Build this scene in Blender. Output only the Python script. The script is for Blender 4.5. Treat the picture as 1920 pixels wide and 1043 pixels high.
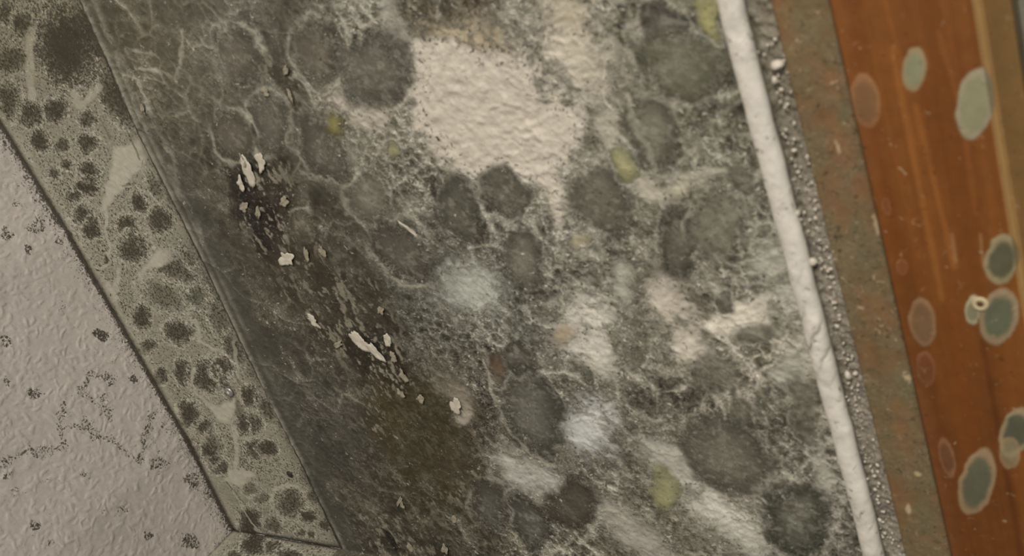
import bpy, math
import numpy as np
from mathutils import Matrix, Vector

for o in list(bpy.data.objects):
    bpy.data.objects.remove(o, do_unlink=True)
COL = bpy.context.scene.collection
scene = bpy.context.scene

# ------------------------------------------------------------------ camera
# room corner = (0, 0, 2.5): x runs along the window wall, y into the wall, z up
S = 0.8                      # metres per unit of the survey
CORNER = np.array([0.0, 0.0, 2.5])
F = 2050.0                   # focal length in pixels of the 1920 px frame
CX, CY = 960.0, 521.5


def unit(a):
    a = np.asarray(a, float)
    return a / np.linalg.norm(a)


AX = -unit([1640, 4235, F])                       # room axes seen from the camera (right, down, forward)
AY = unit([1472.5, -1562.4, F])
AY = unit(AY - AX * (AX @ AY))
AZ = np.cross(AX, AY)
ROT = np.stack([AX, AY, AZ])                      # camera -> room
EYE = -ROT @ unit([437 - CX, 994 - CY, F]) * S + CORNER

cam_data = bpy.data.cameras.new('camera')
cam = bpy.data.objects.new('camera', cam_data)
COL.objects.link(cam)
cam_data.sensor_width = 36.0
cam_data.lens = F / 1920.0 * 36.0
cam_data.clip_start = 0.01
rt, dn, fw = ROT[:, 0], ROT[:, 1], ROT[:, 2]
M = Matrix.Identity(4)
for i in range(3):
    M[i][0], M[i][1], M[i][2], M[i][3] = rt[i], -dn[i], -fw[i], EYE[i]
cam.matrix_world = M
cam_data.dof.use_dof = True
cam_data.dof.focus_distance = 0.66
cam_data.dof.aperture_fstop = 13.0
scene.camera = cam

# ------------------------------------------------------------------ world, added light, exposure
world = bpy.data.worlds.new('sky')
scene.world = world
world.use_nodes = True
bg = world.node_tree.nodes['Background']
bg.inputs[0].default_value = (1.0, 0.98, 0.94, 1)
bg.inputs[1].default_value = 0.55


def area(name, loc, target, size, power, colour):
    d = bpy.data.lights.new(name, 'AREA')
    d.shape = 'DISK'
    d.size = size
    d.energy = power
    d.color = colour
    o = bpy.data.objects.new(name, d)
    COL.objects.link(o)
    o.location = loc
    o.rotation_euler = (Vector(target) - Vector(loc)).to_track_quat('-Z', 'Y').to_euler()
    return o


area('added_room_light', (1.75, -1.3, 1.55), (0.15, -0.02, 2.25), 0.35, 39.0, (1.0, 0.95, 0.87))  # added soft light, itself out of view, brightening the corner from the room side
scene.view_settings.view_transform = 'Standard'
scene.view_settings.look = 'None'
scene.view_settings.exposure = 0.0
scene.view_settings.gamma = 1.0
scene.view_settings.use_curve_mapping = False


# ------------------------------------------------------------------ survey helpers
def ray(px, py):
    return ROT @ np.array([px - CX, py - CY, F])


def at(px, py, axis=1, val=0.0):
    """room point where the sight line of a survey pixel meets the plane axis=val"""
    r = ray(px, py)
    t = (val - EYE[axis]) / r[axis]
    return EYE + r * t


def proj(P):
    """room points (...,3) -> survey pixels"""
    q = (P - EYE) @ ROT
    return CX + F * q[..., 0] / q[..., 2], CY + F * q[..., 1] / q[..., 2]


def lin(c):
    c = np.asarray(c, float) / 255.0
    return np.where(c <= 0.04045, c / 12.92, ((c + 0.055) / 1.055) ** 2.4)


def sstep(a, b, x):
    t = np.clip((x - a) / (b - a), 0, 1)
    return t * t * (3 - 2 * t)


def mix(a, b, t):
    t = np.asarray(t)[..., None]
    return a * (1 - t) + b * t


def vnoise(u, v, seed):
    r = np.random.RandomState(seed).rand(256, 256)
    iu, iv = np.floor(u).astype(int), np.floor(v).astype(int)
    fu, fv = u - iu, v - iv
    fu = fu * fu * fu * (fu * (fu * 6 - 15) + 10)
    fv = fv * fv * fv * (fv * (fv * 6 - 15) + 10)
    a, b = iu & 255, (iu + 1) & 255
    c, d = iv & 255, (iv + 1) & 255
    return (r[a, c] * (1 - fu) + r[b, c] * fu) * (1 - fv) + (r[a, d] * (1 - fu) + r[b, d] * fu) * fv


def fbm(u, v, size, octaves=4, seed=0, gain=0.55):
    """about -1..1, largest feature `size` metres"""
    s = np.zeros_like(u)
    amp, tot, fr = 1.0, 0.0, 1.0 / size
    for k in range(octaves):
        ca, sa = math.cos(k * 0.7 + 0.3), math.sin(k * 0.7 + 0.3)
        s += amp * (vnoise((u * ca - v * sa) * fr + 17.3 * k + 50, (u * sa + v * ca) * fr + 9.1 * k + 50, seed + k) * 2 - 1)
        tot += amp
        amp *= gain
        fr *= 2.03
    return s / tot * 1.6


def worley(u, v, size, seed):
    r = np.random.RandomState(seed)
    jx, jy, jc = r.rand(128, 128), r.rand(128, 128), r.rand(128, 128)
    u, v = u / size + 30, v / size + 30
    iu, iv = np.floor(u).astype(int), np.floor(v).astype(int)
    f1 = np.full(u.shape, 9.0)
    f2 = np.full(u.shape, 9.0)
    cid = np.zeros(u.shape)
    for a in (-1, 0, 1):
        for b in (-1, 0, 1):
            p, q = iu + a, iv + b
            d = np.hypot(p + jx[p & 127, q & 127] - u, q + jy[p & 127, q & 127] - v)
            near = d < f1
            f2 = np.where(near, f1, np.minimum(f2, d))
            cid = np.where(near, jc[p & 127, q & 127], cid)
            f1 = np.where(near, d, f1)
    return f1, f2, cid


def axis_points(fine0, fine1, step, end0=None, end1=None):
    p = list(np.arange(fine0, fine1, step)) + [fine1]
    st, q = step, fine1
    while end1 is not None and q < end1 - 1e-9:
        st *= 1.045
        q = min(end1, q + st)
        p.append(q)
    st, q = step, fine0
    while end0 is not None and q > end0 + 1e-9:
        st *= 1.045
        q = max(end0, q - st)
        p.insert(0, q)
    return np.array(p)


def ellipse(px, py, e):
    """distance from an ellipse's centre in units of its edge"""
    cx, cy, rx, ry, rot = e
    a = math.radians(rot)
    dx, dy = px - cx, py - cy
    return np.hypot((dx * math.cos(a) + dy * math.sin(a)) / rx, (-dx * math.sin(a) + dy * math.cos(a)) / ry)


def polyline(px, py, pts):
    best = np.full(px.shape, 1e9)
    for (x0, y0), (x1, y1) in zip(pts[:-1], pts[1:]):
        dx, dy = x1 - x0, y1 - y0
        t = np.clip(((px - x0) * dx + (py - y0) * dy) / (dx * dx + dy * dy), 0, 1)
        best = np.minimum(best, np.hypot(px - x0 - t * dx, py - y0 - t * dy))
    return best


def polygon(px, py, pts):
    """signed distance, negative inside"""
    d = polyline(px, py, pts + pts[:1])
    ins = np.zeros(px.shape, bool)
    n = len(pts)
    for i in range(n):
        (x0, y0), (x1, y1) = pts[i], pts[(i + 1) % n]
        if y0 == y1:
            continue
        c = ((y0 > py) != (y1 > py)) & (px < (x1 - x0) * (py - y0) / (y1 - y0) + x0)
        ins ^= c
    return np.where(ins, -d, d)


# ------------------------------------------------------------------ object helpers
def tag(o, label=None, cat=None, group=None, kind=None):
    if label:
        o['label'] = label
    if cat:
        o['category'] = cat
    if group:
        o['group'] = group
    if kind:
        o['kind'] = kind
    return o


def link(name, me, mat, parent=None, smooth=True):
    if mat:
        me.materials.append(mat)
    if smooth:
        me.polygons.foreach_set('use_smooth', np.ones(len(me.polygons), bool))
    o = bpy.data.objects.new(name, me)
    COL.objects.link(o)
    if parent:
        o.parent = parent
    return o


def from_quads(name, verts, faces, attrs=None, mat=None, parent=None, smooth=True):
    me = bpy.data.meshes.new(name)
    verts = np.asarray(verts, np.float32)
    faces = np.asarray(faces, np.int32)
    me.vertices.add(len(verts))
    me.vertices.foreach_set('co', verts.ravel())
    n = len(faces)
    me.loops.add(n * 4)
    me.loops.foreach_set('vertex_index', faces.ravel())
    me.polygons.add(n)
    me.polygons.foreach_set('loop_start', np.arange(0, n * 4, 4, dtype=np.int32))
    me.polygons.foreach_set('loop_total', np.full(n, 4, np.int32))
    me.update(calc_edges=True)
    for k, v in (attrs or {}).items():
        a = me.attributes.new(k, 'FLOAT_COLOR', 'POINT')
        v = np.asarray(v, np.float32)
        v4 = np.ones((len(verts), 4), np.float32)
        v4[:, :3] = v.reshape(-1, 3)
        a.data.foreach_set('color', v4.ravel())
    me.validate()
    return link(name, me, mat, parent, smooth)


def grid_faces(nr, nc, flip=False):
    i = np.arange(nr * nc).reshape(nr, nc)
    f = np.stack([i[:-1, :-1], i[:-1, 1:], i[1:, 1:], i[1:, :-1]], -1).reshape(-1, 4)
    return f[:, ::-1] if flip else f


def solid_box(name, lo, hi, mat, parent=None, bevel=0.0):
    import bmesh
    bm = bmesh.new()
    bmesh.ops.create_cube(bm, size=1.0)
    for v in bm.verts:
        for i in range(3):
            v.co[i] = lo[i] if v.co[i] < 0 else hi[i]
    if bevel:
        bmesh.ops.bevel(bm, geom=bm.edges[:], offset=bevel, segments=3, affect='EDGES')
    me = bpy.data.meshes.new(name)
    bm.to_mesh(me)
    bm.free()
    return link(name, me, mat, parent, smooth=False)


# ------------------------------------------------------------------ materials
class Nodes:
    def __init__(self, name):
        self.mat = bpy.data.materials.new(name)
        self.mat.use_nodes = True
        self.t = self.mat.node_tree
        self.b = self.t.nodes['Principled BSDF']

    def n(self, kind, **kw):
        x = self.t.nodes.new(kind)
        for k, v in kw.items():
            setattr(x, k, v)
        return x

    def l(self, a, b):
        self.t.links.new(a, b)

    def math(self, op, a, b=None, clamp=False):
        x = self.n('ShaderNodeMath', operation=op, use_clamp=clamp)
        for i, q in enumerate((a, b)):
            if q is None:
                continue
            if isinstance(q, (int, float)):
                x.inputs[i].default_value = q
            else:
                self.l(q, x.inputs[i])
        return x.outputs[0]

    def noise(self, vec, scale, detail=3.0, rough=0.55, dist=0.0):
        x = self.n('ShaderNodeTexNoise')
        x.inputs['Scale'].default_value = scale
        x.inputs['Detail'].default_value = detail
        x.inputs['Roughness'].default_value = rough
        x.inputs['Distortion'].default_value = dist
        self.l(vec, x.inputs['Vector'])
        return x.outputs['Fac']

    def mixc(self, fac, a, b):
        x = self.n('ShaderNodeMix', data_type='RGBA')
        for q, s in ((fac, x.inputs[0]), (a, x.inputs[6]), (b, x.inputs[7])):
            if isinstance(q, (int, float)):
                s.default_value = q
            elif isinstance(q, (tuple, list, np.ndarray)):
                s.default_value = (float(q[0]), float(q[1]), float(q[2]), 1)
            else:
                self.l(q, s)
        return x.outputs[2]


def crust_material(name, light, dark, scale=620.0, bump=0.5, rough=0.75, spec=0.25, gain=5.5, lace_scale=0.6, lace_gain=1.6):
    """paint = the surface's own colour; specks.r / .g = how densely pale / dark growth stipples it, specks.b = how crusty"""
    m = Nodes(name)
    tc = m.n('ShaderNodeNewGeometry').outputs['Position']
    paint = m.n('ShaderNodeAttribute', attribute_name='paint').outputs['Color']
    sp = m.n('ShaderNodeAttribute', attribute_name='specks').outputs['Color']
    sep = m.n('ShaderNodeSeparateColor')
    m.l(sp, sep.inputs[0])
    n1 = m.noise(tc, scale, 3.0, 0.6, 0.6)
    n2 = m.noise(tc, scale * 0.83, 3.0, 0.6, 0.9)
    n3 = m.noise(tc, scale * 0.4, 4.0, 0.6, 0.2)

    def dither(n, dens):
        a = m.math('MULTIPLY', m.math('SUBTRACT', n, 0.5), gain)
        # a is about -1..1; dens 0 -> none, 1 -> all
        b = m.math('ADD', a, m.math('SUBTRACT', m.math('MULTIPLY', dens, 2.4), 1.2))
        return m.math('ADD', m.math('MULTIPLY', b, 1.6), 0.5, clamp=True)

    fd = dither(n1, sep.outputs[1])
    fl = dither(n2, sep.outputs[0])
    n4 = m.noise(tc, scale * lace_scale, 2.0, 0.5, 1.3)
    lace = m.math('SUBTRACT', 1.0, m.math('MULTIPLY', m.math('ABSOLUTE', m.math('SUBTRACT', n4, 0.5)), 16.0), clamp=True)
    lace = m.math('MULTIPLY', lace, m.math('MULTIPLY', sep.outputs[0], lace_gain, clamp=True))
    fl = m.math('MAXIMUM', fl, lace)
    c = m.mixc(fd, paint, lin(dark))
    c = m.mixc(fl, c, lin(light))
    # slight uneven tone of the growth itself
    g = m.math('ADD', m.math('MULTIPLY', m.math('SUBTRACT', n3, 0.5), 0.5), 1.0)
    mul = m.n('ShaderNodeMix', data_type='RGBA', blend_type='MULTIPLY')
    mul.inputs[0].default_value = 1.0
    m.l(c, mul.inputs[6])
    m.l(g, mul.inputs[7])
    m.l(mul.outputs[2], m.b.inputs['Base Color'])
    m.b.inputs['Roughness'].default_value = rough
    m.b.inputs['Specular IOR Level'].default_value = spec
    h = m.math('ADD', m.math('MULTIPLY', fl, 0.7), m.math('SUBTRACT', m.math('MULTIPLY', n3, 0.5), m.math('MULTIPLY', fd, 0.3)))
    h = m.math('MULTIPLY', h, m.math('ADD', sep.outputs[2], 0.12))
    bp = m.n('ShaderNodeBump')
    bp.inputs['Strength'].default_value = bump
    bp.inputs['Distance'].default_value = 0.0012
    m.l(h, bp.inputs['Height'])
    m.l(bp.outputs[0], m.b.inputs['Normal'])
    return m.mat


def plain(name, colour, rough=0.6, spec=0.3, metal=0.0, vary=0.15, scale=300, bump=0.15):
    m = Nodes(name)
    tc = m.n('ShaderNodeNewGeometry').outputs['Position']
    n = m.noise(tc, scale, 4.0, 0.6)
    c = lin(colour)
    m.l(m.mixc(n, tuple(c * (1 - vary)), tuple(np.clip(c * (1 + vary), 0, 1))), m.b.inputs['Base Color'])
    m.b.inputs['Roughness'].default_value = rough
    m.b.inputs['Specular IOR Level'].default_value = spec
    m.b.inputs['Metallic'].default_value = metal
    bp = m.n('ShaderNodeBump')
    bp.inputs['Strength'].default_value = bump
    bp.inputs['Distance'].default_value = 0.001
    m.l(n, bp.inputs['Height'])
    m.l(bp.outputs[0], m.b.inputs['Normal'])
    return m.mat


MAT_WALL = crust_material('mouldy_textured_wallpaper', (182, 178, 164), (68, 66, 55), 520, 0.8, 0.62, 0.35)
MAT_BAND = crust_material('mouldy_smooth_band', (170, 165, 150), (58, 54, 44), 640, 0.5, 0.8, 0.2)
MAT_CEIL = crust_material('woodchip_ceiling_paper', (176, 170, 162), (84, 78, 70), 760, 0.35, 0.6, 0.3)
MAT_WOOD = crust_material('stained_window_wood', (160, 140, 110), (70, 45, 24), 420, 0.25, 0.45, 0.35)
MAT_DIRTY = crust_material('mouldy_frame_wood', (170, 150, 120), (74, 62, 44), 420, 0.6, 0.7, 0.25)
MAT_BEAD = crust_material('white_sealant', (222, 216, 205), (120, 116, 106), 380, 0.4, 0.55, 0.3)
MAT_FLAKE = plain('paint_flake', (182, 174, 160), 0.7, 0.2, 0, 0.2, 500)
MAT_DULL = plain('dull_paint_flake', (140, 132, 116), 0.8, 0.15, 0, 0.25, 500)
MAT_CRUMB = plain('pale_crumb', (190, 180, 165), 0.5, 0.5)
MAT_GASKET = plain('dark_gasket', (62, 56, 42), 0.6)
MAT_NAIL = plain('dark_nail', (44, 38, 32), 0.5, 0.4)
MAT_PIN = plain('pale_metal', (150, 150, 152), 0.35, 0.5, 0.6)

gm = Nodes('window_glass')
gm.b.inputs['Base Color'].default_value = (0.75, 0.8, 0.8, 1)
gm.b.inputs['Transmission Weight'].default_value = 1.0
gm.b.inputs['Roughness'].default_value = 0.05
gm.b.inputs['IOR'].default_value = 1.45
MAT_GLASS = gm.mat


# ------------------------------------------------------------------ woodchip relief
def chips(u, v, us, vs, density, seed, hmax=0.0006):
    """stamps little elongated grains on a grid whose columns are us and rows vs"""
    r = np.random.RandomState(seed)
    H = np.zeros((len(vs), len(us)))
    lo_u, hi_u = us.min(), us.max()
    lo_v, hi_v = vs.min(), vs.max()
    n = int(density * (hi_u - lo_u) * (hi_v - lo_v))
    asc_u, asc_v = us, vs
    for k in range(n):
        cu, cv = r.uniform(lo_u, hi_u), r.uniform(lo_v, hi_v)
        a = r.uniform(0.0015, 0.0042)
        b = r.uniform(0.0009, 0.0019)
        th = r.uniform(0, math.pi)
        h = hmax * r.uniform(0.3, 1.0)
        i0, i1 = np.searchsorted(asc_u, [cu - a * 1.6, cu + a * 1.6])
        j0, j1 = np.searchsorted(asc_v, [cv - a * 1.6, cv + a * 1.6])
        if i1 - i0 < 2 or j1 - j0 < 2:
            continue
        du = us[i0:i1][None, :] - cu
        dv = vs[j0:j1][:, None] - cv
        p = (du * math.cos(th) + dv * math.sin(th)) / a
        q = (-du * math.sin(th) + dv * math.cos(th) + 0.0006 * np.sin(p * 2.2 + k)) / b
        z = h * np.exp(-(p * p + q * q) ** 2.2)
        H[j0:j1, i0:i1] = np.maximum(H[j0:j1, i0:i1], z)
    return H


def raised_patch(name, label, X, Q, base, normal, height, attrs, mat, group, cat='mould patch', rough=None):
    """a growth lying on a surface: the grid cells with Q < 1, domed, its rim dipping under the surface"""
    nr, nc = Q.shape
    QQ = Q
    near = np.unravel_index(np.argmin(Q), Q.shape)
    inside = Q < 1
    if inside.sum() < 9:
        return None
    rr, cc = np.where(inside)
    win = (slice(rr.min(), rr.max() + 1), slice(cc.min(), cc.max() + 1))
    m_in, seed_ = inside[win], np.zeros_like(inside[win])
    seed_[near[0] - rr.min(), near[1] - cc.min()] = True
    while True:                                        # keep the one connected piece
        g = seed_.copy()
        g[1:] |= seed_[:-1]; g[:-1] |= seed_[1:]; g[:, 1:] |= seed_[:, :-1]; g[:, :-1] |= seed_[:, 1:]
        g &= m_in
        if (g == seed_).all():
            break
        seed_ = g
    Q = np.where(inside, 2.0, Q)
    sub = Q[win]
    sub[seed_] = QQ[win][seed_]
    rows = np.where((Q < 1).any(1))[0]
    cols = np.where((Q < 1).any(0))[0]
    if len(rows) < 3 or len(cols) < 3:
        return None
    r0, r1, c0, c1 = max(rows[0] - 1, 0), min(rows[-1] + 2, nr), max(cols[0] - 1, 0), min(cols[-1] + 2, nc)
    q = Q[r0:r1, c0:c1]
    pos = base[r0:r1, c0:c1] + normal * (height * (1 - np.clip(q, 0, 1.5) ** 4) - height * 0.02)[..., None]
    if rough is not None:
        pos = pos + normal * (rough[r0:r1, c0:c1] * np.clip(1 - q, 0, 1))[..., None]
    f = grid_faces(r1 - r0, c1 - c0, X)
    keep = (q.ravel()[f] < 1.0).all(1)
    f = f[keep]
    if len(f) < 6:
        return None
    used, inv = np.unique(f, return_inverse=True)
    at_ = {k: v[r0:r1, c0:c1].reshape(-1, 3)[used] for k, v in attrs.items()}
    P = pos.reshape(-1, 3)[used]
    org = P.mean(0)
    o = from_quads(name, P - org, inv.reshape(-1, 4), at_, mat)
    o.location = org
    return tag(o, label, cat, group)


C = lambda *a: np.array(lin(a))


# ------------------------------------------------------------------ ceiling
SAG_X = np.array([0.0, 0.0819, 0.158, 0.236, 0.310, 0.5, 2.0])
SAG_Z = np.array([0.0, -0.0070, -0.0066, -0.0062, -0.0014, -0.0, 0.0])


def sag(x):
    return np.interp(x, SAG_X, SAG_Z)


def build_ceiling():
    xs = axis_points(0.0, 0.40, 0.0005, None, 1.7)
    ys = axis_points(-0.16, 0.0, 0.0005, -1.7, None)
    X, Y = np.meshgrid(xs, ys)
    H = chips(X, Y, xs, ys, 44000, 3, 0.00034) + 0.00012 * fbm(X, Y, 0.012, 2, 5)
    base = np.stack([X, Y, 2.5 + sag(X)], -1)
    px, py = proj(base)
    wx, wy = px + 7 * fbm(X, Y, 0.006, 3, 21), py + 7 * fbm(X, Y, 0.006, 3, 22)
    tone = 1 + 0.05 * fbm(X, Y, 0.05, 3, 8)
    paint = C(188, 180, 172) * tone[..., None]
    D = np.zeros_like(X)
    # dirt creeping out of the joint with the wall
    e = np.abs(Y)
    D = np.maximum(D, 1.0 * np.exp(-(e / 0.003) ** 2))
    D = np.maximum(D, (0.42 + 0.25 * fbm(X, Y, 0.02, 2, 33)) * np.exp(-(e / 0.009) ** 1.6))
    D = np.maximum(D, (0.3 + 0.25 * fbm(X, Y, 0.012, 2, 35)) * np.exp(-(X / 0.006) ** 1.4))
    rosettes = [(190, 628, 15, 0.75), (68, 740, 15, 0.6), (250, 707, 12, 0.6), (16, 712, 8, 0.5), (10, 640, 14, 0.5),
                (360, 905, 20, 0.5), (300, 868, 18, 0.42), (65, 985, 14, 0.6), (15, 893, 14, 0.5), (278, 1004, 12, 0.6),
                (358, 1017, 18, 0.55), (390, 930, 10, 0.4), (115, 580, 12, 0.35), (165, 893, 8, 0.4), (230, 958, 10, 0.4),
                (48, 468, 10, 0.6), (10, 440, 14, 0.6), (70, 425, 20, 0.5), (30, 380, 14, 0.4), (110, 455, 14, 0.5),
                (190, 960, 9, 0.35), (90, 900, 8, 0.3), (95, 1020, 8, 0.4), (310, 800, 8, 0.3), (30, 920, 12, 0.35)]
    for x, y, r, w in rosettes:
        q = np.hypot(wx - x, wy - y) / r
        D = np.maximum(D, w * sstep(1.15, 0.5, q))
    trails = [[(0, 872), (55, 842), (95, 850), (118, 832), (112, 800), (122, 755)],
              [(120, 800), (150, 795), (175, 815), (212, 830), (240, 852), (262, 866), (270, 832), (290, 778)],
              [(152, 730), (163, 700), (200, 706), (208, 716)], [(160, 735), (185, 760), (205, 780), (200, 740)],
              [(165, 790), (175, 820)], [(0, 870), (20, 865)], [(60, 842), (85, 855)]]
    for t in trails:
        d = polyline(wx, wy, t)
        D = np.maximum(D, 0.43 * sstep(12, 3, d))
    D = D + 0.10 * np.clip(fbm(X, Y, 0.03, 3, 41), 0, 1) - 0.02
    specks = np.stack([np.zeros_like(D), np.clip(D, 0, 1), np.full_like(D, 0.25)], -1)
    base[..., 2] -= H
    o = from_quads('ceiling', base.reshape(-1, 3), grid_faces(*X.shape, flip=True), {'paint': paint, 'specks': specks}, MAT_CEIL)
    tag(o, 'off-white woodchip papered ceiling with dark specks along its edge', 'ceiling', kind='structure')


build_ceiling()

# ------------------------------------------------------------------ window wall above the window
D_X = np.array([0.0, 0.0738, 0.137, 0.233, 0.296, 0.361, 0.55, 2.0])
D_Z = 2.5 - 0.8 * np.array([0.1316, 0.1375, 0.1397, 0.1459, 0.148, 0.1576, 0.165, 0.165])
Z_BOT = 2.5 - 0.8 * 0.5612

TX = [200, 340, 480, 620, 760, 900, 1040, 1180, 1320, 1460, 1600]
TY = [0, 130, 260, 390, 520, 650, 780, 910, 1040]
TONE = np.array([
    [84, 92, 86, 86, 92, 84, 118, 112, 100, 110, 110],
    [78, 88, 84, 80, 112, 172, 160, 116, 90, 98, 110],
    [74, 84, 78, 86, 96, 172, 160, 104, 88, 96, 110],
    [70, 80, 66, 70, 88, 90, 112, 104, 94, 100, 112],
    [66, 74, 72, 66, 76, 96, 94, 108, 112, 126, 126],
    [64, 66, 70, 66, 58, 82, 112, 104, 112, 128, 126],
    [60, 60, 62, 68, 58, 70, 88, 104, 100, 104, 114],
    [58, 58, 60, 62, 62, 70, 84, 108, 104, 94, 102],
    [56, 56, 58, 60, 58, 62, 74, 108, 128, 88, 90]], float)


def tone_at(px, py):
    fx = np.clip(np.interp(px, TX, np.arange(len(TX))), 0, len(TX) - 1.001)
    fy = np.clip(np.interp(py, TY, np.arange(len(TY))), 0, len(TY) - 1.001)
    ix, iy = fx.astype(int), fy.astype(int)
    ax, ay = fx - ix, fy - iy
    return (TONE[iy, ix] * (1 - ax) + TONE[iy, ix + 1] * ax) * (1 - ay) + (TONE[iy + 1, ix] * (1 - ax) + TONE[iy + 1, ix + 1] * ax) * ay


RAMP_V = [30, 55, 85, 120, 155, 195]
RAMP_C = np.array([lin(c) for c in [(33, 28, 19), (58, 54, 42), (88, 84, 71), (124, 119, 105), (159, 153, 138), (199, 191, 177)]])


def ramp(v):
    return np.stack([np.interp(v, RAMP_V, RAMP_C[:, i]) for i in range(3)], -1)


GREY = ((90, 85, 74), (73, 69, 58))
PALE = ((112, 110, 97), (84, 82, 71))
DARK = ((80, 78, 68), (58, 56, 47))
GREEN = ((100, 99, 82), (84, 83, 68))
BROWN = ((76, 71, 62), (60, 54, 45))
YELLOW = ((144, 141, 104), (132, 130, 96))
TAN = ((150, 140, 114), (148, 140, 118))
OLIVE = ((62, 54, 34), (58, 52, 38))

# ellipse in survey pixels, colours, softness, name, label
COLONIES = [
    ((1243, 52, 46, 48, 0), DARK, 0.12, 'dark grey mould disc at the top beside the broad olive one'),
    ((1283, 118, 80, 66, 20), GREEN, 0.14, 'broad olive mould disc at the top next to the white sealant'),
    ((1226, 238, 56, 84, -12), ((106, 104, 90), (78, 76, 64)), 0.2, 'mould disc with a pale centre above the yellow spot\'s right'),
    ((1118, 384, 62, 76, -15), ((98, 95, 82), (80, 77, 66)), 0.25, 'brownish grey mould disc just below the yellow upper spot'),
    ((952, 362, 46, 62, -25), ((84, 80, 70), (70, 67, 57)), 0.14, 'dark mould disc biting into the big bare white patch'),
    ((872, 402, 40, 60, -20), ((82, 81, 70), (66, 64, 54)), 0.15, 'narrow dark mould disc left of the one biting the white patch'),
    ((976, 480, 40, 62, -15), ((104, 102, 90), (80, 78, 67)), 0.2, 'mid-grey mould disc with a pale centre below two dark ones'),
    ((758, 468, 50, 68, -28), ((84, 80, 71), (64, 61, 51)), 0.14, 'dark oval mould disc beside a bright scratch'),
    ((1272, 462, 42, 70, -10), ((92, 90, 77), (62, 60, 49)), 0.18, 'dark mould disc with a curved rim in the right half'),
    ((1345, 430, 52, 56, 10), ((108, 106, 92), (92, 90, 77)), 0.4, 'mottled grey mould disc against the dark curved one'),
    ((692, 368, 42, 50, -20), ((104, 103, 90), (94, 93, 80)), 0.25, 'pale green-grey mould disc above the bright scratch'),
    ((700, 128, 74, 76, -10), ((90, 87, 77), (74, 71, 62)), 0.15, 'big plain grey mould disc left of the bare white patch'),
    ((596, 100, 40, 66, -12), GREY, 0.3, 'grey oval mould disc near the top left of the textured wall'),
    ((508, 238, 40, 56, -10), ((90, 86, 77), (76, 73, 63)), 0.25, 'grey oval mould disc above the upper peeled dark patch'),
    ((434, 248, 34, 52, -18), GREY, 0.28, 'small grey mould disc left of the one above the peeled patch'),
    ((452, 108, 46, 62, -15), GREY, 0.3, 'grey mould disc at the upper left of the textured wall'),
    ((614, 284, 38, 62, -18), ((82, 78, 69), (72, 69, 59)), 0.25, 'grey mould disc directly left of the small olive spot'),
    ((567, 424, 24, 30, -10), ((92, 87, 74), (74, 69, 56)), 0.25, 'small pale disc on the right rim of the upper peeled patch'),
    ((992, 770, 58, 92, -30), ((96, 95, 86), (66, 65, 56)), 0.12, 'large dark mould disc with a paler centre below the rusty spot'),
    ((975, 672, 46, 32, 35), ((84, 82, 73), (60, 58, 49)), 0.2, 'dark mould lobe just right of the rusty spot'),
    ((1366, 852, 106, 66, 35), ((98, 96, 83), (78, 76, 64)), 0.14, 'large olive-grey mould disc at the lower right of the wall'),
    ((1496, 962, 80, 70, 40), ((92, 92, 80), (60, 60, 48)), 0.12, 'very dark mould disc at the bottom beside the white sealant'),
    ((1344, 702, 48, 50, 0), ((92, 88, 76), (78, 75, 64)), 0.35, 'brownish mould disc right of the peach spot'),
    ((1438, 756, 25, 26, 0), ((78, 77, 65), (72, 71, 60)), 0.3, 'small solid dark mould disc in the lower right web'),
    ((1386, 772, 34, 24, 10), ((92, 91, 78), (84, 83, 70)), 0.4, 'small mottled disc left of the small solid dark one'),
    ((1366, 556, 22, 17, 30), ((80, 79, 67), (74, 73, 62)), 0.2, 'tiny dark mould disc in a bare white spot at right'),
    ((1412, 620, 28, 24, 20), ((100, 99, 86), (92, 91, 78)), 0.35, 'small faded mould disc under the tiny dark one'),
    ((1524, 770, 24, 62, -12), ((84, 83, 70), (78, 77, 64)), 0.4, 'long dark mould streak along the white sealant'),
    ((1004, 986, 38, 62, -25), ((82, 81, 73), (60, 58, 50)), 0.14, 'oval dark mould disc at the very bottom of the wall'),
    ((1078, 944, 60, 52, 30), ((74, 70, 59), (60, 55, 44)), 0.2, 'brown-black mould disc at the bottom left of the yellow one'),
    ((922, 952, 40, 52, -20), ((78, 77, 70), (64, 62, 54)), 0.25, 'faded grey mould disc at the bottom in the dark half'),
    ((1392, 345, 30, 36, -10), ((92, 91, 77), (82, 81, 68)), 0.3, 'dark mould disc touching the white sealant at upper right'),
    ((1172, 308, 30, 38, -25), YELLOW, 0.14, 'yellow-green mould spot right of the bare white patch'),
    ((1246, 926, 32, 40, -25), YELLOW, 0.14, 'yellow-green mould spot near the bottom of the wall'),
    ((638, 240, 18, 30, -25), ((118, 112, 66), (94, 88, 54)), 0.2, 'small olive-yellow mould spot in the upper left half'),
    ((1324, 24, 16, 48, -10), ((146, 142, 98), (138, 134, 94)), 0.2, 'thin yellow-green mould streak at the top by the sealant'),
    ((1086, 466, 14, 18, -10), TAN, 0.3, 'small tan mould spot under the bare white patch'),
    ((1050, 628, 24, 22, 20), ((156, 138, 110), (168, 156, 136)), 0.5, 'peach-coloured mould spot inside a white fuzzy patch'),
    ((930, 688, 20, 36, -15), ((80, 60, 42), (74, 62, 50)), 0.46, 'rusty red-brown mould spot on the upper rim of a large dark disc'),
    ((741, 281, 9, 18, -15), ((134, 130, 92), (120, 117, 88)), 0.3, 'tiny faint yellow mould spot right of the olive one'),
]
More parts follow.
